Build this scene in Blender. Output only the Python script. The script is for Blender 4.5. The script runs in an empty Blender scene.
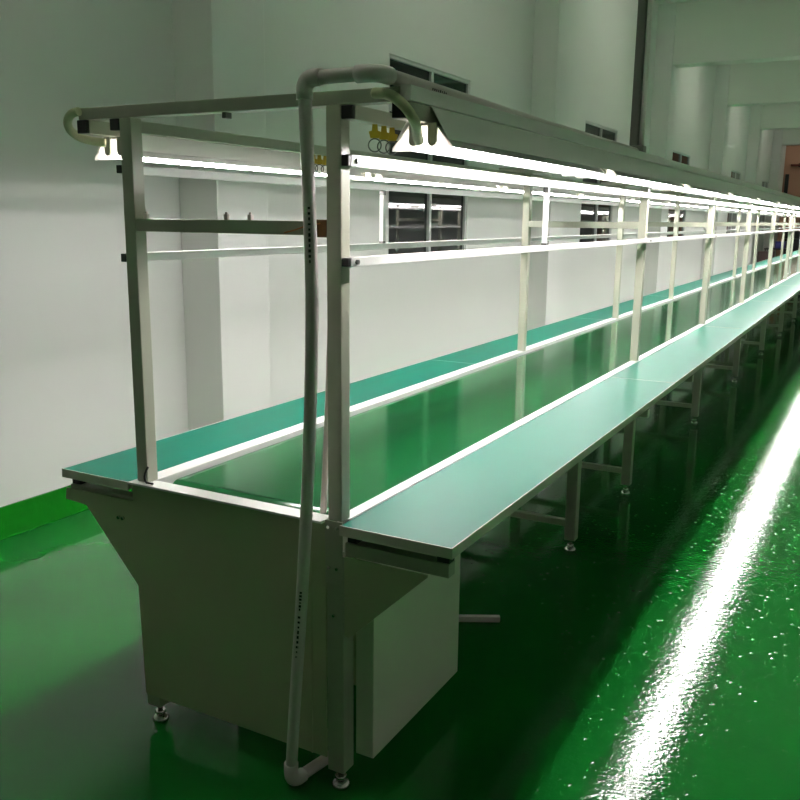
import bpy, bmesh, math, random
from mathutils import Vector, Matrix
random.seed(7)
S = bpy.context.scene
C = S.collection
ORD = ['first', 'second', 'third', 'fourth', 'fifth', 'sixth', 'seventh', 'eighth', 'ninth', 'tenth', 'eleventh',
       'twelfth', 'thirteenth', 'fourteenth', 'fifteenth', 'sixteenth', 'seventeenth', 'eighteenth', 'nineteenth',
       'twentieth', 'twenty-first', 'twenty-second']

# ------------------------------------------------------------------ materials
def lin(c):
    c /= 255.0
    return c / 12.92 if c <= .04045 else ((c + .055) / 1.055) ** 2.4
def rgb(r, g, b): return (lin(r), lin(g), lin(b), 1)

def mat(name, col, rough=.5, metal=0.0, spec=.5, vary=0.0, vscale=6.0, bump=0.0, bscale=80.0, coat=0.0):
    m = bpy.data.materials.new(name); m.use_nodes = True
    nt = m.node_tree; b = nt.nodes['Principled BSDF']
    b.inputs['Base Color'].default_value = col
    b.inputs['Roughness'].default_value = rough
    b.inputs['Metallic'].default_value = metal
    b.inputs['Specular IOR Level'].default_value = spec
    if coat:
        b.inputs['Coat Weight'].default_value = coat; b.inputs['Coat Roughness'].default_value = .05
    if vary or bump:
        tc = nt.nodes.new('ShaderNodeTexCoord')
    if vary:
        n = nt.nodes.new('ShaderNodeTexNoise'); n.inputs['Scale'].default_value = vscale; n.inputs['Detail'].default_value = 5
        nt.links.new(tc.outputs['Object'], n.inputs['Vector'])
        mx = nt.nodes.new('ShaderNodeMix'); mx.data_type = 'RGBA'
        mx.inputs[6].default_value = tuple(c * (1 - vary) for c in col[:3]) + (1,)
        mx.inputs[7].default_value = tuple(min(1, c * (1 + vary)) for c in col[:3]) + (1,)
        nt.links.new(n.outputs['Fac'], mx.inputs[0]); nt.links.new(mx.outputs[2], b.inputs['Base Color'])
    if bump:
        n2 = nt.nodes.new('ShaderNodeTexNoise'); n2.inputs['Scale'].default_value = bscale; n2.inputs['Detail'].default_value = 4
        nt.links.new(tc.outputs['Object'], n2.inputs['Vector'])
        bp = nt.nodes.new('ShaderNodeBump'); bp.inputs['Strength'].default_value = bump; bp.inputs['Distance'].default_value = .01
        nt.links.new(n2.outputs['Fac'], bp.inputs['Height']); nt.links.new(bp.outputs['Normal'], b.inputs['Normal'])
    return m

M = {}
M['paint'] = mat('cream_powder_coat', rgb(174, 176, 158), .38, vary=.03)
M['panel'] = mat('cream_sheet_metal', rgb(176, 180, 148), .42, vary=.04, vscale=3)
M['cover'] = mat('light_cream_cover', rgb(230, 228, 212), .4, vary=.03)
M['rail'] = mat('white_aluminium_rail', rgb(226, 226, 222), .35)
M['alu'] = mat('brushed_aluminium', rgb(170, 168, 158), .4, metal=.35, vary=.05)
M['chrome'] = mat('chrome', rgb(205, 205, 200), .15, metal=1)
M['black'] = mat('black_plastic', rgb(18, 20, 17), .45)
M['galv'] = mat('grey_sheet_steel', rgb(244, 243, 240), .3, metal=.0, vary=.05, vscale=4)
M['pvc'] = mat('grey_pvc_pipe', rgb(222, 212, 210), .38, vary=.04)
M['whitepvc'] = mat('white_pvc', rgb(226, 212, 208), .4)
M['flex'] = mat('cream_flexible_conduit', rgb(196, 196, 160), .5)
M['mat'] = mat('green_antistatic_mat', rgb(14, 98, 80), .36, spec=.14, vary=.05, vscale=9)
M['edge'] = mat('grey_edge_trim', rgb(206, 202, 190), .4)
M['under'] = mat('particle_board', rgb(120, 112, 96), .7)
M['yellow'] = mat('yellow_plastic', rgb(190, 160, 40), .5)
M['steel'] = mat('dull_steel_wire', rgb(110, 112, 108), .35, metal=.8)
M['tape'] = mat('brown_tape', rgb(105, 66, 30), .5)
M['frame'] = mat('grey_window_frame', rgb(186, 188, 186), .4)
M['wire'] = mat('orange_wire', rgb(190, 110, 50), .5)
M['brownbox'] = mat('dark_brown_board', rgb(52, 34, 30), .6)
M['blue'] = mat('blue_plastic', rgb(52, 50, 140), .5)
M['dark'] = mat('dark_machine_paint', rgb(32, 34, 32), .5)
M['red'] = mat('red_oxide_paint', rgb(112, 50, 40), .5)
M['darkpipe'] = mat('grey_steel_conduit', rgb(104, 106, 98), .4, metal=.2, vary=.08)

# wall paint
M['wall'] = mat('white_wall_paint', rgb(212, 212, 208), .6, spec=.3, vary=.035, vscale=1.2, bump=.05, bscale=25)
M['farwall'] = mat('dusty_pink_wall_paint', rgb(186, 142, 120), .7, vary=.06, vscale=.8)
M['ceil'] = mat('white_ceiling_paint', rgb(214, 216, 208), .7, spec=.2, vary=.03, vscale=.8)
M['skirt'] = mat('green_gloss_skirting', rgb(18, 112, 22), .16, vary=.15, vscale=14, bump=.25, bscale=30)

# belt: glossy dark green PVC
M['belt'] = mat('glossy_green_belt', rgb(18, 86, 45), .1, spec=.6, vary=.06, vscale=2.5)

# glass of the windows: dark outside, shiny pane
def glass_mat():
    m = bpy.data.materials.new('dark_window_glass'); m.use_nodes = True
    b = m.node_tree.nodes['Principled BSDF']
    b.inputs['Base Color'].default_value = rgb(16, 22, 24); b.inputs['Roughness'].default_value = .03
    b.inputs['IOR'].default_value = 1.6
    return m
M['glass'] = glass_mat()

def lamp_mat(strength):
    m = bpy.data.materials.new('fluorescent_tube'); m.use_nodes = True
    b = m.node_tree.nodes['Principled BSDF']
    b.inputs['Base Color'].default_value = (.9, .9, .9, 1)
    b.inputs['Emission Color'].default_value = (1.0, .94, .955, 1)
    b.inputs['Emission Strength'].default_value = strength
    return m
M['lamp'] = lamp_mat(30.0)

def translucent(name, col):
    m = bpy.data.materials.new(name); m.use_nodes = True
    nt = m.node_tree; b = nt.nodes['Principled BSDF']
    b.inputs['Base Color'].default_value = col; b.inputs['Roughness'].default_value = .4
    t = nt.nodes.new('ShaderNodeBsdfTranslucent'); t.inputs['Color'].default_value = col
    mx = nt.nodes.new('ShaderNodeMixShader'); mx.inputs[0].default_value = .6
    nt.links.new(b.outputs[0], mx.inputs[1]); nt.links.new(t.outputs[0], mx.inputs[2])
    nt.links.new(mx.outputs[0], nt.nodes['Material Output'].inputs[0])
    return m
M['endplate'] = translucent('translucent_white_plastic', rgb(245, 243, 238))
M['reflector'] = mat('white_reflector', rgb(240, 240, 236), .3)

def floor_mat():
    m = bpy.data.materials.new('green_epoxy_floor'); m.use_nodes = True
    nt = m.node_tree; N = nt.nodes; L = nt.links; b = N['Principled BSDF']
    tc = N.new('ShaderNodeTexCoord')
    n = N.new('ShaderNodeTexNoise'); n.inputs['Scale'].default_value = 1.6; n.inputs['Detail'].default_value = 6
    L.new(tc.outputs['Object'], n.inputs['Vector'])
    mx = N.new('ShaderNodeMix'); mx.data_type = 'RGBA'
    mx.inputs[6].default_value = rgb(12, 96, 30); mx.inputs[7].default_value = rgb(24, 118, 44)
    L.new(n.outputs['Fac'], mx.inputs[0]); L.new(mx.outputs[2], b.inputs['Base Color'])
    b.inputs['Roughness'].default_value = .05
    b.inputs['Specular IOR Level'].default_value = .38
    # trowel waves, grit specks and ripples, stronger along the walked aisle
    sx = N.new('ShaderNodeSeparateXYZ'); L.new(tc.outputs['Object'], sx.inputs[0])
    aisle = N.new('ShaderNodeMapRange'); aisle.inputs[1].default_value = -.6; aisle.inputs[2].default_value = .5
    aisle.inputs[3].default_value = .05; aisle.inputs[4].default_value = 1.0
    L.new(sx.outputs[0], aisle.inputs[0])
    n1 = N.new('ShaderNodeTexNoise'); n1.inputs['Scale'].default_value = 9; n1.inputs['Detail'].default_value = 2
    n2 = N.new('ShaderNodeTexNoise'); n2.inputs['Scale'].default_value = 60; n2.inputs['Detail'].default_value = 3
    vo = N.new('ShaderNodeTexVoronoi'); vo.inputs['Scale'].default_value = 23
    for q in (n1, n2, vo): L.new(tc.outputs['Object'], q.inputs['Vector'])
    speck = N.new('ShaderNodeMapRange'); speck.inputs[1].default_value = .0; speck.inputs[2].default_value = .17
    speck.inputs[3].default_value = 1; speck.inputs[4].default_value = 0
    L.new(vo.outputs['Distance'], speck.inputs[0])
    def mul(a, k):
        q = N.new('ShaderNodeMath'); q.operation = 'MULTIPLY'; L.new(a, q.inputs[0])
        if isinstance(k, float): q.inputs[1].default_value = k
        else: L.new(k, q.inputs[1])
        return q.outputs[0]
    def add(a, c):
        q = N.new('ShaderNodeMath'); q.operation = 'ADD'; L.new(a, q.inputs[0]); L.new(c, q.inputs[1]); return q.outputs[0]
    h = add(add(mul(n1.outputs['Fac'], .2), mul(n2.outputs['Fac'], .18)), mul(speck.outputs[0], .3))
    bp = N.new('ShaderNodeBump'); bp.inputs['Distance'].default_value = .0035
    L.new(h, bp.inputs['Height']); L.new(aisle.outputs[0], bp.inputs['Strength'])
    L.new(bp.outputs['Normal'], b.inputs['Normal'])
    return m
M['floor'] = floor_mat()

# ------------------------------------------------------------------ mesh building
class MB:
    def __init__(s): s.bm = bmesh.new()
    def box(s, x0, x1, y0, y1, z0, z1, bev=.0):
        r = bmesh.ops.create_cube(s.bm, size=1)
        vs = r['verts']
        for v in vs:
            v.co = Vector((x0 if v.co.x < 0 else x1, y0 if v.co.y < 0 else y1, z0 if v.co.z < 0 else z1))
        if bev:
            es = list({e for v in vs for e in v.link_edges})
            bmesh.ops.bevel(s.bm, geom=es, offset=bev, segments=2, affect='EDGES', profile=.6)
        return s
    def prism(s, pts, d):
        """extrude a polygon (list of 3-D points) by vector d"""
        d = Vector(d)
        a = [s.bm.verts.new(Vector(p)) for p in pts]; b = [s.bm.verts.new(Vector(p) + d) for p in pts]
        n = len(pts)
        s.bm.faces.new(a[::-1]); s.bm.faces.new(b)
        for i in range(n): s.bm.faces.new((a[i], a[(i + 1) % n], b[(i + 1) % n], b[i]))
        bmesh.ops.recalc_face_normals(s.bm, faces=s.bm.faces[:])
        return s
    def tube(s, pts, r, seg=14, caps=True):
        pts = [Vector(p) for p in pts]; rings = []
        up = None
        for i, p in enumerate(pts):
            t = (pts[min(i + 1, len(pts) - 1)] - pts[max(i - 1, 0)]).normalized()
            if up is None:
                up = Vector((0, 0, 1)) if abs(t.z) < .9 else Vector((1, 0, 0))
            a = t.cross(up).normalized(); up2 = a.cross(t).normalized(); up = up2
            rr = r[i] if isinstance(r, (list, tuple)) else r
            rings.append([s.bm.verts.new(p + a * rr * math.cos(2 * math.pi * k / seg) + up2 * rr * math.sin(2 * math.pi * k / seg)) for k in range(seg)])
        for q in range(len(rings) - 1):
            for k in range(seg):
                s.bm.faces.new((rings[q][k], rings[q][(k + 1) % seg], rings[q + 1][(k + 1) % seg], rings[q + 1][k]))
        if caps:
            s.bm.faces.new(rings[0][::-1]); s.bm.faces.new(rings[-1])
        bmesh.ops.recalc_face_normals(s.bm, faces=s.bm.faces[:])
        for f in s.bm.faces:
            if len(f.verts) == 4: f.smooth = True
        return s
    def ring(s, c, R, r, axis='y', seg=24, sub=8):
        c = Vector(c); g = []
        for i in range(seg):
            a = 2 * math.pi * i / seg; row = []
            for k in range(sub):
                b = 2 * math.pi * k / sub; q = R + r * math.cos(b)
                if axis == 'y': v = Vector((q * math.cos(a), r * math.sin(b), q * math.sin(a)))
                else: v = Vector((r * math.sin(b), q * math.cos(a), q * math.sin(a)))
                row.append(s.bm.verts.new(c + v))
            g.append(row)
        for i in range(seg):
            for k in range(sub):
                f = s.bm.faces.new((g[i][k], g[(i + 1) % seg][k], g[(i + 1) % seg][(k + 1) % sub], g[i][(k + 1) % sub])); f.smooth = True
        bmesh.ops.recalc_face_normals(s.bm, faces=s.bm.faces[:])
        return s
    def build(s, name, m, parent=None, off=None):
        me = bpy.data.meshes.new(name)
        if off is not None: bmesh.ops.translate(s.bm, verts=s.bm.verts[:], vec=-Vector(off))
        s.bm.to_mesh(me); s.bm.free()
        me.materials.append(M[m] if isinstance(m, str) else m)
        o = bpy.data.objects.new(name, me); C.objects.link(o)
        if parent is not None: o.parent = parent
        return o

def B(*a, bev=.0): return MB().box(*a, bev=bev)
def tag(o, label=None, cat=None, group=None, kind=None):
    if label: o['label'] = label
    if cat: o['category'] = cat
    if group: o['group'] = group
    if kind: o['kind'] = kind
    return o
def thing(name, label, cat, loc=(0, 0, 0), group=None):
    o = bpy.data.objects.new(name, None); C.objects.link(o); o.location = loc; o.empty_display_size = .05
    return tag(o, label, cat, group)
def children(o): return [c for c in bpy.data.objects if c.parent == o]
def copy_tree(o, parent=None):
    c = o.copy(); C.objects.link(c)
    if parent is not None: c.parent = parent
    for ch in children(o): copy_tree(ch, c)
    return c
def struct(o): o['kind'] = 'structure'; return o
def bend(p0, p1, p2, n=8):
    p0, p1, p2 = Vector(p0), Vector(p1), Vector(p2)
    return [(1 - t) ** 2 * p0 + 2 * t * (1 - t) * p1 + t * t * p2 for t in [i / n for i in range(n + 1)]]

# ------------------------------------------------------------------ key dimensions (metres)
W = .643                   # clear span between the two rows of uprights (right faces at x=0 and x=-W)
LEN = 27.0                 # length of the line
FY = [0.0] + [2.95 + 2.0 * i for i in range(12)]     # frames with uprights
XL, XR = -.70, .005        # inner edges of the worktops
TZ = .75                   # worktop height
XW = -2.37                 # left wall
YF, YB = 33.0, -9.0        # far wall, wall behind the camera
XE = 4.2                   # right wall
CZ = 4.75                  # ceiling

# ------------------------------------------------------------------ the room
struct(B(XW - .2, XE + .2, YB - .2, YF + .2, -.1, 0).build('floor', 'floor'))
struct(B(XW - .2, XE + .2, YB - .2, YF + .2, CZ, CZ + .1).build('ceiling', 'ceil'))
struct(B(XW, XE, YF, YF + .2, 0, CZ).build('wall_far', 'farwall'))
struct(B(XW, XE, YB - .2, YB, 0, CZ).build('wall_back', 'wall'))
struct(B(XE, XE + .2, YB - .2, YF + .2, 0, CZ).build('wall_right', 'wall'))
# left wall with window openings
WZ0, WZ1 = 1.17, 2.715
wins = [(4.42, 5.93), (9.45, 10.96), (14.62, 16.2), (21.3, 22.9), (27.3, 28.9)]
w = MB()
w.box(XW - .2, XW, YB - .2, YF + .2, 0, WZ0); w.box(XW - .2, XW, YB - .2, YF + .2, WZ1, CZ)
ye = YB - .2
for a, b in wins: w.box(XW - .2, XW, ye, a, WZ0, WZ1); ye = b
w.box(XW - .2, XW, ye, YF + .2, WZ0, WZ1)
struct(w.build('wall_left', 'wall'))
# pillars in the left wall and the beams they carry
PY = [-3.38, 2.06, 7.5, 12.85, 18.2, 23.6, 29.0]
for i, y in enumerate(PY):
    struct(B(XW + .001, XW + .27, y, y + .45, 0, CZ, bev=.006).build('trim_%d' % (i + 1), 'wall'))
    struct(B(XW + .001, XE, y + .05, y + .40, 3.86, CZ - .001, bev=.008).build('trim_%d' % (i + 8), 'ceil'))
# green painted skirting, running round the pillars
sk = MB(); ye = YB
for y in PY:
    sk.box(XW - .001, XW + .012, ye, y - .012, 0, .155, bev=.004)
    sk.box(XW - .001, XW + .282, y - .012, y + .462, 0, .155, bev=.004); ye = y + .462
sk.box(XW - .001, XW + .012, ye, YF, 0, .155, bev=.004)
struct(sk.build('baseboard_left', 'skirt'))
# windows
for i, (a, b) in enumerate(wins):
    fr = MB(); x0, x1 = XW - .055, XW - .006
    t = .03
    fr.box(x0, x1, a, a + t, WZ0, WZ1, .004); fr.box(x0, x1, b - t, b, WZ0, WZ1, .004)
    fr.box(x0, x1, a + t, b - t, WZ0, WZ0 + t, .004); fr.box(x0, x1, a + t, b - t, WZ1 - t, WZ1, .004)
    m_ = (a + b) / 2 - .02
    fr.box(x0 - .002, x1 + .002, m_, m_ + .045, WZ0 + t, WZ1 - t, .004)
    for z in (1.70, 2.30): fr.box(x0 + .001, x1 + .001, a + t, b - t, z, z + .06, .004)
    e = bpy.data.objects.new('window_%d' % (i + 1), None); C.objects.link(e); e.location = (XW, a, WZ0); struct(e)
    off = (XW, a, WZ0)
    fr.build('window_frame', 'frame', e, off)
    B(XW - .036, XW - .028, a + .02, b - .02, WZ0 + .02, WZ1 - .02).build('pane', 'glass', e, off)
    B(XW - .004, XW + .03, a - .04, b + .04, WZ0 - .035, WZ0 + .001, bev=.005).build('window_sill', 'frame', e, off)
    B(XW - .199, XW - .19, a, b, WZ0, WZ1).build('night_blind', 'black', e, off)

# ------------------------------------------------------------------ conveyor
cv = thing('belt_conveyor', 'long dark green glossy conveyor belt with white side rails between the two worktops', 'conveyor', (0, 0, 0))
R_ = .038; bz = .738; y0 = .11; y1 = LEN - .1
prof = []
for k in range(25):
    a = math.pi / 2 + math.pi * k / 24; prof.append((y0 + R_ * math.cos(a), bz - R_ + R_ * math.sin(a)))
for k in range(25):
    a = -math.pi / 2 + math.pi * k / 24; prof.append((y1 + R_ * math.cos(a), bz - R_ + R_ * math.sin(a)))
bt = MB().prism([(-.632, y, z) for y, z in prof], (.597, 0, 0))
belt = bt.build('belt', 'belt', cv)
B(-.70, -.645, .03, LEN, .66, .752, bev=.003).build('side_rail', 'rail', cv)
B(-.033, .004, .03, LEN, .66, .752, bev=.003).build('side_rail', 'rail', cv)

# ------------------------------------------------------------------ drive cabinet at the near end
cab = thing('drive_cabinet', 'cream sheet metal drive cabinet with wide end panel at the near end of the line', 'cabinet', (0, 0, 0))
pl = [(-.972, .686), (-.978, .652), (-.892, .646), (-.697, .433), (-.688, .092), (-.046, .092), (-.046, .745), (-.70, .738), (-.70, .690)]
MB().prism([(x, -.004, z) for x, z in pl], (0, .006, 0)).build('end_panel', 'panel', cab)
B(-.092, -.089, -.007, -.004, .092, .74).build('panel_seam', 'panel', cab)
B(-.70, -.046, -.022, .03, .7455, .752, bev=.001).build('top_strip', 'rail', cab)
B(.008, .062, .055, .583, .088, .655, bev=.003).build('motor_cover', 'cover', cab)
B(-.64, -.05, .35, .36, .088, .66).build('rear_panel', 'panel', cab)
for x in (-.758, -.742):
    MB().tube([(x, -.004, .632), (x, -.011, .632)], .005, 10).build('screw', 'chrome', cab)

# ------------------------------------------------------------------ support frames
def foot_mesh(x, y):
    m = MB()
    m.tube([(x, y, .032), (x, y, .075)], .008, 12)
    m.tube([(x, y, .0), (x, y, .006), (x, y, .014), (x, y, .02)], [.024, .025, .021, .012], 20)
    m.tube([(x, y, .022), (x, y, .033)], .016, 6)
    return m
def make_leg(fr, x, y):
    lg = B(x - .025, x + .025, y, y + .05, .055, .659, bev=.003).build('leg', 'paint', fr)
    foot_mesh(x, y + .025).build('levelling_foot', 'chrome', lg)
    return lg
def make_frame(first):
    fr = thing('upright_frame', 'x', 'frame', (0, 0, 0), 'frames of posts along the conveyor line')
    for x in (-W - .04, -.04):
        xx = x
        up = B(xx, xx + .04, 0, .04, .752, 1.737, bev=.003).build('upright', 'paint', fr)
        make_leg(fr, (-.02 if x > -.1 else -W - .02), 0)
    cb = B(-W + .0, -.04, .002, .034, 1.447, 1.480, bev=.002).build('cross_beam', 'paint', fr)
    B(-.832, .154, -.0, .04, 1.737, 1.768, bev=.003).build('top_beam', 'paint', fr)
    # arms carrying the worktops
    for s, xa, xb in ((1, .006, .292), (-1, -W - .045, -.965)):
        a, b = min(xa, xb), max(xa, xb)
        arm = B(a, b, .006, .04, .664, .698, bev=.002).build('worktop_arm', 'paint', fr)
        for q in ((b - .034, b - .002) if s > 0 else (a + .002, a + .034), (a + .004, a + .03) if s > 0 else (b - .03, b - .004)):
            B(q[0], q[1], .012, .04, .698, .7255).build('spacer', 'black', arm)
    B(-W + .008, -.047, .01, .04, .115, .145, bev=.002).build('lower_bar', 'paint', fr)
    return fr
def ordlab(i): return ORD[i]
f0 = make_frame(True)
f1 = copy_tree(f0)
f0['label'] = 'nearest cream post frame standing over the drive cabinet at the end of the line'
# details only the nearest frame shows
MB().prism([(.009, -.002, .664), (.009, -.002, .451), (.022, -.002, .449), (.240, -.002, .658), (.240, -.002, .664)], (0, .004, 0)).build('gusset_plate', 'panel', f0)
B(-.048, .004, -.004, .0, .585, .752, bev=.001).build('post_bracket', 'paint', f0)
for x, z in ((-.035, .628), (-.012, .628), (-.022, .50), (-.036, .735), (-.01, .735)):
    MB().tube([(x, -.003, z), (x, -.0075, z)], .004, 10).build('screw', 'chrome', f0)
B(-.075, -.0395, .0, .036, 1.443, 1.484, bev=.004).build('tape_wrap', 'tape', f0)
for x in (-.347, -.272, -.617):
    q = MB(); q.box(x - .006, x + .006, .009, .021, 1.480, 1.494, .002); q.box(x - .003, x + .003, .012, .018, 1.494, 1.499, .001)
    q.build('clip', 'whitepvc', f0)
q = MB(); q.box(-.346, -.334, .006, .03, 1.722, 1.737, .002); q.build('clip', 'steel', f0)
MB().tube(bend((-W + .006, -.003, .80), (-W - .01, -.012, .77), (-W + .004, -.01, .756), 6) + [Vector((-W + .03, -.012, .757))], .003, 8).build('cable_tie', 'black', f0)
# the bracket tails behind the other frames' uprights
copies = [f1] + [copy_tree(f1) for _ in FY[2:]]
for i, (f, y) in enumerate(zip(copies, FY[1:])):
    f.location = (0, y, 0)
    f['label'] = '%s cream post frame from the near end, straddling the conveyor' % ordlab(i + 1)
# the leg pair between the first two frames, with no uprights
lf = thing('leg_frame', 'pair of cream legs without uprights just before the second post frame', 'frame', (0, 0, 0))
make_leg(lf, -.02, 0); make_leg(lf, -W - .02, 0)
B(-W + .008, -.047, .01, .04, .115, .145, bev=.002).build('lower_bar', 'paint', lf)
for a, b in ((.006, .292), (-.965, -W - .045)):
    arm = B(a, b, .006, .04, .664, .698, bev=.002).build('worktop_arm', 'paint', lf)
    q = (b - .034, b - .002) if a > 0 else (a + .002, a + .034)
    B(q[0], q[1], .012, .04, .698, .7255).build('spacer', 'black', arm)
lf.location = (0, 1.965, 0)

# ------------------------------------------------------------------ worktops
def make_top(xa, xb, ya, yb, side, i):
    o = thing('worktop', '%s green topped worktop from the near end, %s' % (ORD[i], 'on the aisle side at right' if side > 0 else 'on the wall side at left'), 'worktop',
              (xa if side > 0 else xb, ya, 0), 'green worktops on the %s side' % ('aisle' if side > 0 else 'wall'))
    off = o.location
    B(xa + .004, xb - .004, ya + .004, yb - .005, .726, .746).build('board', 'under', o, off)
    B(xa + .003, xb - .003, ya + .003, yb - .005, .746, .750).build('green_mat', 'mat', o, off)
    tr = MB()
    tr.box(xa + .003, xb - .003, yb - .005, yb - .001, .725, .7506)
    if side > 0: tr.box(xb - .003, xb, ya, yb - .001, .725, .7512)
    else: tr.box(xa, xa + .003, ya, yb - .001, .725, .7512)
    if i == 0: tr.box(xa + .001, xb - .001, ya - .0005, ya + .003, .725, .7508)
    tr.build('edge_trim', 'edge', o, off)
SEC = 2.43
for i in range(11):
    ya = -.02 + SEC * i; yb = min(ya + SEC - .002, LEN)
    make_top(XR, .312, ya, yb, 1, i)
    make_top(-.968, XL - .001, ya, yb, -1, i)

# ------------------------------------------------------------------ rails on the outside of the posts
def rail(x0, x1, z0, z1, label, bolts_right):
    o = thing('tool_rail', label, 'rail', (x0, 0, z0))
    off = o.location
    B(x0, x1, .012, LEN - .6, z0, z1, bev=.002).build('rail_bar', 'rail', o, off)
    B(x0 + .001, x1 - .001, .0, .012, z0 + .001, z1 - .001, bev=.002).build('end_cap', 'black', o, off)
    xo, s = (x1, 1) if bolts_right else (x0, -1)
    for y in FY[:7]:
        MB().tube([(xo, y + .035, (z0 + z1) / 2), (xo + s * .006, y + .035, (z0 + z1) / 2)], .0065, 6).build('bolt', 'steel', o, off)
rail(.0005, .021, 1.603, 1.630, 'bright white upper rail bolted to the aisle side of the right posts', True)
rail(.0005, .021, 1.376, 1.398, 'white lower rail bolted to the aisle side of the right posts', True)
rail(-W - .0605, -W - .0405, 1.596, 1.619, 'upper rail bolted to the wall side of the left posts', False)
rail(-W - .0605, -W - .0405, 1.364, 1.388, 'lower rail bolted to the wall side of the left posts', False)
def top_rail(x0, x1, z0, z1, label):
    o = thing('roof_rail', label, 'rail', (x0, 0, z0)); off = o.location
    B(x0, x1, .010, LEN - .6, z0, z1, bev=.002).build('rail_bar', 'paint', o, off)
    B(x0 + .001, x1 - .001, -.001, .010, z0 + .001, z1 - .001, bev=.002).build('end_cap', 'black', o, off)
top_rail(.0005, .033, 1.705, 1.7365, 'cream square roof rail with black end plug beside the right post tops')
top_rail(-W - .0745, -W - .0405, 1.705, 1.7365, 'cream square roof rail with black end plug beside the left post tops')
for x, y, lab in ((.0035, 1.355, 'short white strut between the two right rails, middle of the first bay'),
                  (-W - .061, 1.40, 'short white strut between the two left rails, middle of the first bay')):
    za, zb = (1.398, 1.603) if x > 0 else (1.388, 1.596)
    o = thing('rail_strut', lab, 'strut', (x, y, za)); off = o.location
    B(x, x + .017, y, y + .017, za, zb, bev=.002).build('strut_bar', 'rail', o, off)
    B(x - .001, x + .018, y - .002, y + .019, zb - .018, zb, bev=.001).build('top_bracket', 'steel', o, off)
    B(x - .001, x + .018, y - .002, y + .019, za, za + .008, bev=.001).build('bottom_bracket', 'steel', o, off)

# ------------------------------------------------------------------ light channels and tube lights
XCR, XCL = .155, -.810
def channel(xc, label):
    o = thing('light_channel', label, 'cable channel', (xc, 0, 1.70)); off = o.location
    B(xc - .019, xc + .019, .0, LEN - .8, 1.700, 1.7365, bev=.003).build('channel_box', 'paint', o, off)
    B(xc - .018, xc + .018, -.01, .0, 1.701, 1.7355, bev=.002).build('end_cap', 'black', o, off)
    return o
channel(XCR, 'cream channel from which the right row of tube lights hangs')
channel(XCL, 'cream channel from which the left row of tube lights hangs')
tk = thing('cable_trunking', 'cream cable trunking lying on the roof beams beside the grey pipe', 'cable channel', (.167, 0, 1.737)); off = tk.location
B(.156, .180, -.004, LEN - .8, 1.7372, 1.7695, bev=.002).build('trunking_body', 'galv', tk, off)
B(.1555, .1805, -.006, -.004, 1.737, 1.770).build('end_cap', 'rail', tk, off)
FL = 1.23
def make_light():
    o = thing('tube_light', 'x', 'light', (0, 0, 1.69), 'x'); off = o.location
    t = .0015
    prof = [(-.075, 1.647), (-.032, 1.694), (.032, 1.694), (.075, 1.647), (.075 - 2 * t, 1.647), (.032 - t, 1.694 - t), (-.032 + t, 1.694 - t), (-.075 + 2 * t, 1.647)]
    MB().prism([(x, .003, z) for x, z in prof], (0, FL - .006, 0)).build('reflector', 'reflector', o, off)
    MB().tube([(0, .02, 1.655), (0, FL - .02, 1.655)], .0135, 12).build('lamp_tube', 'lamp', o, off)
    q = MB()
    for sd in (1, -1):
        q.prism([(sd * .0215, .0, 1.7355), (sd * .066, .0, 1.664), (sd * .0672, .0, 1.664), (sd * .0232, .0, 1.7355)], (0, 1.3845, 0))
    q.build('hood', 'galv', o, off)
    for ya in (0, FL - .003):
        MB().prism([(x, ya, z) for x, z in [(-.077, 1.640), (-.077, 1.648), (-.034, 1.696), (.034, 1.696), (.077, 1.648), (.077, 1.640)]], (0, .003, 0)).build('end_plate', 'endplate', o, off)
    for xh in (-.02, .028):
        pts = [(xh - .011, -.006, 1.7)] + [(xh + .011 * math.cos(a), -.006, 1.661 + .011 * math.sin(a)) for a in [math.pi + math.pi * k / 8 for k in range(9)]] + [(xh + .011, -.006, 1.7)]
        MB().prism(pts, (0, .0055, 0)).build('hanger', 'paint', o, off)
    return o
proto = make_light(); n = 0
for side, xc, y_first in ((1, XCR, .10), (-1, XCL, .10)):
    for k in range(18):
        o = proto if n == 0 else copy_tree(proto); n += 1
        o.location = (xc, y_first + 1.385 * k, 1.69)
        o['label'] = '%s lit white tube light from the near end in the %s row' % (ORD[k], 'right aisle side' if side > 0 else 'left wall side')
        o['group'] = 'tube lights in the %s row' % ('right' if side > 0 else 'left')

# flexible conduits from the front beam to the lights
def conduit(name, pts, r, m, label, cat, seg=14):
    o = MB().tube(pts, r, seg).build(name, m); tag(o, label, cat); return o
def smooth(pts, n=5):
    P = [Vector(p) for p in pts]; out = []
    for i in range(len(P) - 1):
        a, b, c, d = P[max(i - 1, 0)], P[i], P[i + 1], P[min(i + 2, len(P) - 1)]
        for k in range(n):
            t = k / n
            out.append(.5 * ((2 * b) + (c - a) * t + (2 * a - 5 * b + 4 * c - d) * t * t + (3 * b - a - 3 * c + d) * t ** 3))
    return out + [P[-1]]
pr = smooth([(.095, -.0125, 1.755), (.120, -.020, 1.752), (.150, -.028, 1.743), (.178, -.027, 1.722), (.188, -.012, 1.702), (.181, .02, 1.686), (.164, .06, 1.669), (.158, .079, 1.66)], 6)
conduit('flexible_conduit', pr, .0115, 'flex', 'olive cream flexible conduit curving down to the right row of lights', 'conduit')
plft = smooth([(-.815, -.0125, 1.757), (-.840, -.014, 1.752), (-.864, -.008, 1.735), (-.872, .005, 1.714), (-.866, .03, 1.697), (-.850, .06, 1.688), (-.822, .082, 1.684)], 6)
conduit('flexible_conduit', plft, .0115, 'flex', 'olive cream flexible conduit looping at the left end of the front beam', 'conduit')

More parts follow.
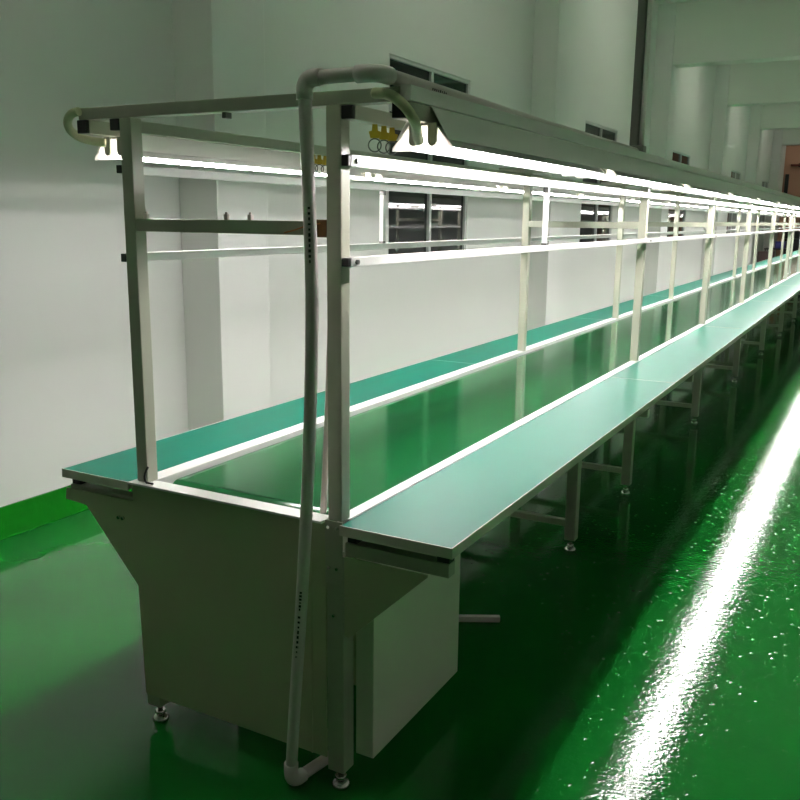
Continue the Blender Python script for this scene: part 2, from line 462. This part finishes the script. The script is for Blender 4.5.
# ------------------------------------------------------------------ grey PVC pipe run
pv = thing('pvc_pipe', 'grey plastic pipe rising from the floor past the end panel and over the lights', 'pipe', (-.13, -.05, 0))
off = pv.location; r = .0155
top = 1.787; px = .135
p1 = [(-.128, -.050, .05), (-.108, -.058, .25), (-.078, -.064, .55), (-.057, -.066, .82), (-.042, -.068, 1.08), (-.036, -.068, 1.32), (-.042, -.068, 1.55), (-.050, -.068, 1.752)]
MB().tube(smooth(p1), r, 16).build('riser', 'pvc', pv, off)
MB().tube([(-.022, -.068, top), (px - .03, -.068, top)], r, 16).build('cross_pipe', 'pvc', pv, off)
MB().tube([(px, -.036, top), (px, 1.0, 1.777), (px, 2.10, 1.774)], r, 16).build('long_pipe', 'pvc', pv, off)
MB().tube([(-.120, -.028, .022), (-.088, .15, .022)], r, 16).build('floor_pipe', 'pvc', pv, off)
re = .0190
e1 = [Vector((-.0505, -.068, 1.742))] + bend((-.0505, -.068, 1.758), (-.0515, -.068, top), (-.022, -.068, top), 8) + [Vector((-.006, -.068, top))]
MB().tube(e1, re, 16).build('elbow', 'pvc', pv, off)
e2 = [Vector((px - .05, -.068, top))] + bend((px - .03, -.068, top), (px, -.068, top), (px, -.036, top), 8) + [Vector((px, -.018, top))]
MB().tube(e2, re, 16).build('elbow', 'pvc', pv, off)
e3 = [Vector((-.127, -.051, .075))] + bend((-.128, -.050, .058), (-.128, -.054, .0215), (-.120, -.03, .0215), 8) + [Vector((-.117, -.012, .0215))]
MB().tube(e3, re, 16).build('elbow', 'pvc', pv, off)
def mark(pa, pb, nrm, nn, seed):
    rr = random.Random(seed); q = MB(); pa, pb = Vector(pa), Vector(pb); d = (pb - pa) / nn
    nrm = Vector(nrm).normalized(); tv = d.normalized().cross(nrm).normalized()
    for i in range(nn):
        c = pa + d * (i + .5); h = d * rr.uniform(.18, .36); ww = tv * rr.uniform(.0018, .0034)
        q.prism([c - h - ww, c + h - ww, c + h + ww, c - h + ww], nrm * .0006)
    q.build('printed_marking', 'black', pv, off)
nv = Vector((.35, -.94, 0)).normalized()
def on(p): return Vector(p) + nv * (r - .0001)
mark(on((-.0375, -.068, 1.515)), on((-.0360, -.068, 1.385)), nv, 11, 3)
mark(on((-.0745, -.0645, .585)), on((-.0800, -.0638, .53)), nv, 6, 5)
mark(on((-.081, -.0636, .52)), on((-.094, -.061, .395)), nv, 9, 8)
n2 = Vector((.93, 0, -.2)).normalized()
mark(Vector((px, .155, top - .002)) + n2 * (r - .0001), Vector((px, .235, top - .003)) + n2 * (r - .0001), n2, 8, 11)

# steel conduit dropping from the ceiling to the end of the pipe
dp = thing('ceiling_conduit', 'grey vertical conduit dropping from the ceiling to the pipe above the lights', 'conduit', (px, 2.13, 1.77)); off = dp.location
B(px - .03, px + .004, 2.11, 2.15, 1.80, CZ - .0005, bev=.003).build('trunking', 'darkpipe', dp, off)
MB().tube([(px + .017, 2.128, 1.80), (px + .017, 2.128, CZ - .001)], .011, 12).build('pipe', 'pvc', dp, off)
B(px - .032, px + .032, 2.102, 2.16, 1.7575, 1.80, bev=.004).build('junction_box', 'darkpipe', dp, off)

# thin white conduit leaning inside the near right post
conduit('power_conduit', smooth([(-.078, .036, .753), (-.072, .05, 1.0), (-.064, .055, 1.25), (-.058, .056, 1.46), (-.056, .056, 1.70)]), .0085, 'whitepvc',
        'thin white plastic conduit leaning beside the near right post', 'conduit', 12)
conduit('loose_wire', smooth([(-.055, -.003, 1.475), (-.085, -.02, 1.468), (-.13, -.004, 1.458), (-.16, .0, 1.452)]), .0016, 'wire',
        'thin orange wire at the taped joint of the cross beam', 'wire', 8)

# ------------------------------------------------------------------ hanging tool hooks
def make_hook():
    o = thing('tool_hook', 'x', 'hook', (0, 0, 0), 'yellow hooks hanging from the roof rails')
    q = MB(); q.prism([(-.004, -.009, -.026), (-.004, .009, -.026), (-.004, .012, -.014), (-.004, .006, -.012), (-.004, .005, 0), (-.004, -.005, 0), (-.004, -.006, -.012), (-.004, -.012, -.014)], (.008, 0, 0))
    q.build('clip', 'yellow', o)
    MB().ring((0, 0, -.0395), .0125, .0014, 'x', 22, 6).build('ring', 'steel', o)
    return o
hp = make_hook(); spots = [(.018, y, 1.705, 'right') for y in (.122, .165, .205)] + [(-W - .058, y, 1.705, 'left') for y in (.925, .962, 1.0)]
pos = ['nearest', 'middle', 'farthest']
for i, (x, y, z, s) in enumerate(spots):
    o = hp if i == 0 else copy_tree(hp)
    o.location = (x, y, z); o.scale = (1.2,) * 3; o.rotation_euler = (0, 0, -1.05); o['label'] = '%s of three yellow hooks with rings under the %s roof rail' % (pos[i % 3], s)

# white plastic strip on the floor under the line
st = B(-.3, .3, -.011, .011, 0, .022, bev=.003).build('plastic_strip', 'whitepvc')
st.location = (-.287, 1.005, 0); st.rotation_euler = (0, 0, .4975)
tag(st, 'pale plastic strip lying on the dark floor behind the drive cabinet', 'plastic strip')

# ------------------------------------------------------------------ far end of the hall
bx = thing('storage_cabinet', 'dark brown storage cabinet standing far off beside the left wall', 'cabinet', (-1.95, 24.6, 0)); off = bx.location
B(-2.0, -1.6, 24.6, 25.0, .04, .69, bev=.01).build('body', 'brownbox', bx, off)
B(-1.99, -1.61, 24.585, 24.6, .06, .67, bev=.004).build('door', 'brownbox', bx, off)
cr = thing('plastic_crate', 'blue plastic crate stacked far off beyond the brown cabinet', 'crate', (-1.7, 27.2, 0)); off = cr.location
B(-1.82, -1.56, 27.0, 27.4, .72, .90, bev=.02).build('box', 'blue', cr, off)
B(-1.83, -1.55, 26.99, 27.41, .90, .92, bev=.006).build('rim', 'blue', cr, off)
tr = thing('trolley', 'dark trolley far off under the blue crate', 'trolley', (-1.7, 27.2, 0)); off = tr.location
B(-2.1, -1.4, 26.9, 27.5, .68, .719, bev=.005).build('shelf', 'dark', tr, off)
B(-2.1, -1.4, 26.9, 27.5, .18, .22, bev=.005).build('shelf', 'dark', tr, off)
for x in (-2.08, -1.45):
    for y in (26.92, 27.45): B(x, x + .03, y, y + .03, 0, .68).build('leg', 'dark', tr, off)
mc = thing('machine', 'dark machine standing at the far left end of the hall', 'machine', (-1.2, 30.5, 0)); off = mc.location
B(-1.95, -.6, 30.2, 31.2, .1, .95, bev=.02).build('body', 'dark', mc, off)
B(-1.9, -.7, 30.35, 31.1, .95, 1.2, bev=.03).build('hood', 'dark', mc, off)
B(-2.0, -.55, 30.15, 31.25, 0, .1, bev=.01).build('base', 'dark', mc, off)
pz = thing('wall_pipe', 'dark pipe running level along the pinkish far wall', 'pipe', (-.5, YF - .1, 3.5)); off = pz.location
MB().tube([(-2.15, YF - .12, 3.45), (4, YF - .12, 3.45)], .04, 10).build('pipe', 'red', pz, off)
for x in (-1.9, 1.5): B(x, x + .06, YF - .15, YF, 3.39, 3.51).build('bracket', 'dark', pz, off)
struct(B(-2.30, -2.18, YF - .08, YF - .001, 2.45, 3.15, bev=.005).build('trim_30', 'dark'))
struct(B(-1.6, -.7, YF - .07, YF - .001, 0, 2.3, bev=.005).build('door_1', 'dark'))

# ------------------------------------------------------------------ unseen ceiling lamps, added to brighten the upper wall and ceiling
M['fill_light'] = lamp_mat(15.0); M['fill_light'].name = 'fill_light_tube'
M['fill_light'].node_tree.nodes['Principled BSDF'].inputs['Emission Color'].default_value = (.97, 1, .86, 1)
cl = thing('added_fill_lamp', 'x', 'light', (-.78, 0, CZ), 'added fill lamps on the ceiling'); off = cl.location
B(-.84, -.72, -.62, .62, CZ - .05, CZ - .0005, bev=.004).build('housing', 'reflector', cl, off)
for x in (-.81, -.75): MB().tube([(x, -.6, CZ - .068), (x, .6, CZ - .068)], .016, 10).build('lamp_tube', 'fill_light', cl, off)
for i, y in enumerate((-.5, 4.9, 10.2, 15.6, 21.0, 26.6, 31.2)):
    o = cl if i == 0 else copy_tree(cl)
    o.location = (-.78, y, CZ); o['label'] = '%s added white fill lamp on the ceiling above the line, counted from the near end' % ORD[i]

# ------------------------------------------------------------------ camera
f, yaw, pitch, roll = 878.27, .4975, .2047, .0115
fw = Vector((-math.sin(yaw) * math.cos(pitch), math.cos(yaw) * math.cos(pitch), -math.sin(pitch)))
rt = Vector((math.cos(yaw), math.sin(yaw), 0)); up = rt.cross(fw)
r2 = rt * math.cos(roll) + up * math.sin(roll); u2 = up * math.cos(roll) - rt * math.sin(roll)
cam = bpy.data.cameras.new('camera'); co = bpy.data.objects.new('camera', cam); C.objects.link(co)
mm = Matrix(((r2.x, u2.x, -fw.x, 1.1077), (r2.y, u2.y, -fw.y, -1.745), (r2.z, u2.z, -fw.z, 1.4903), (0, 0, 0, 1)))
co.matrix_world = mm
cam.sensor_width = 36; cam.lens = f * 36 / 800; cam.clip_start = .02; cam.clip_end = 200
S.camera = co

# ------------------------------------------------------------------ world and colour
wd = bpy.data.worlds.new('world'); S.world = wd; wd.use_nodes = True
wd.node_tree.nodes['Background'].inputs[0].default_value = (.02, .02, .025, 1)
S.view_settings.view_transform = 'Standard'; S.view_settings.look = 'None'
S.view_settings.gamma = 1; S.view_settings.use_curve_mapping = False
S.view_settings.exposure = 1.45
S.cycles.max_bounces = 14; S.cycles.diffuse_bounces = 8; S.cycles.glossy_bounces = 5
S.cycles.sample_clamp_indirect = 8
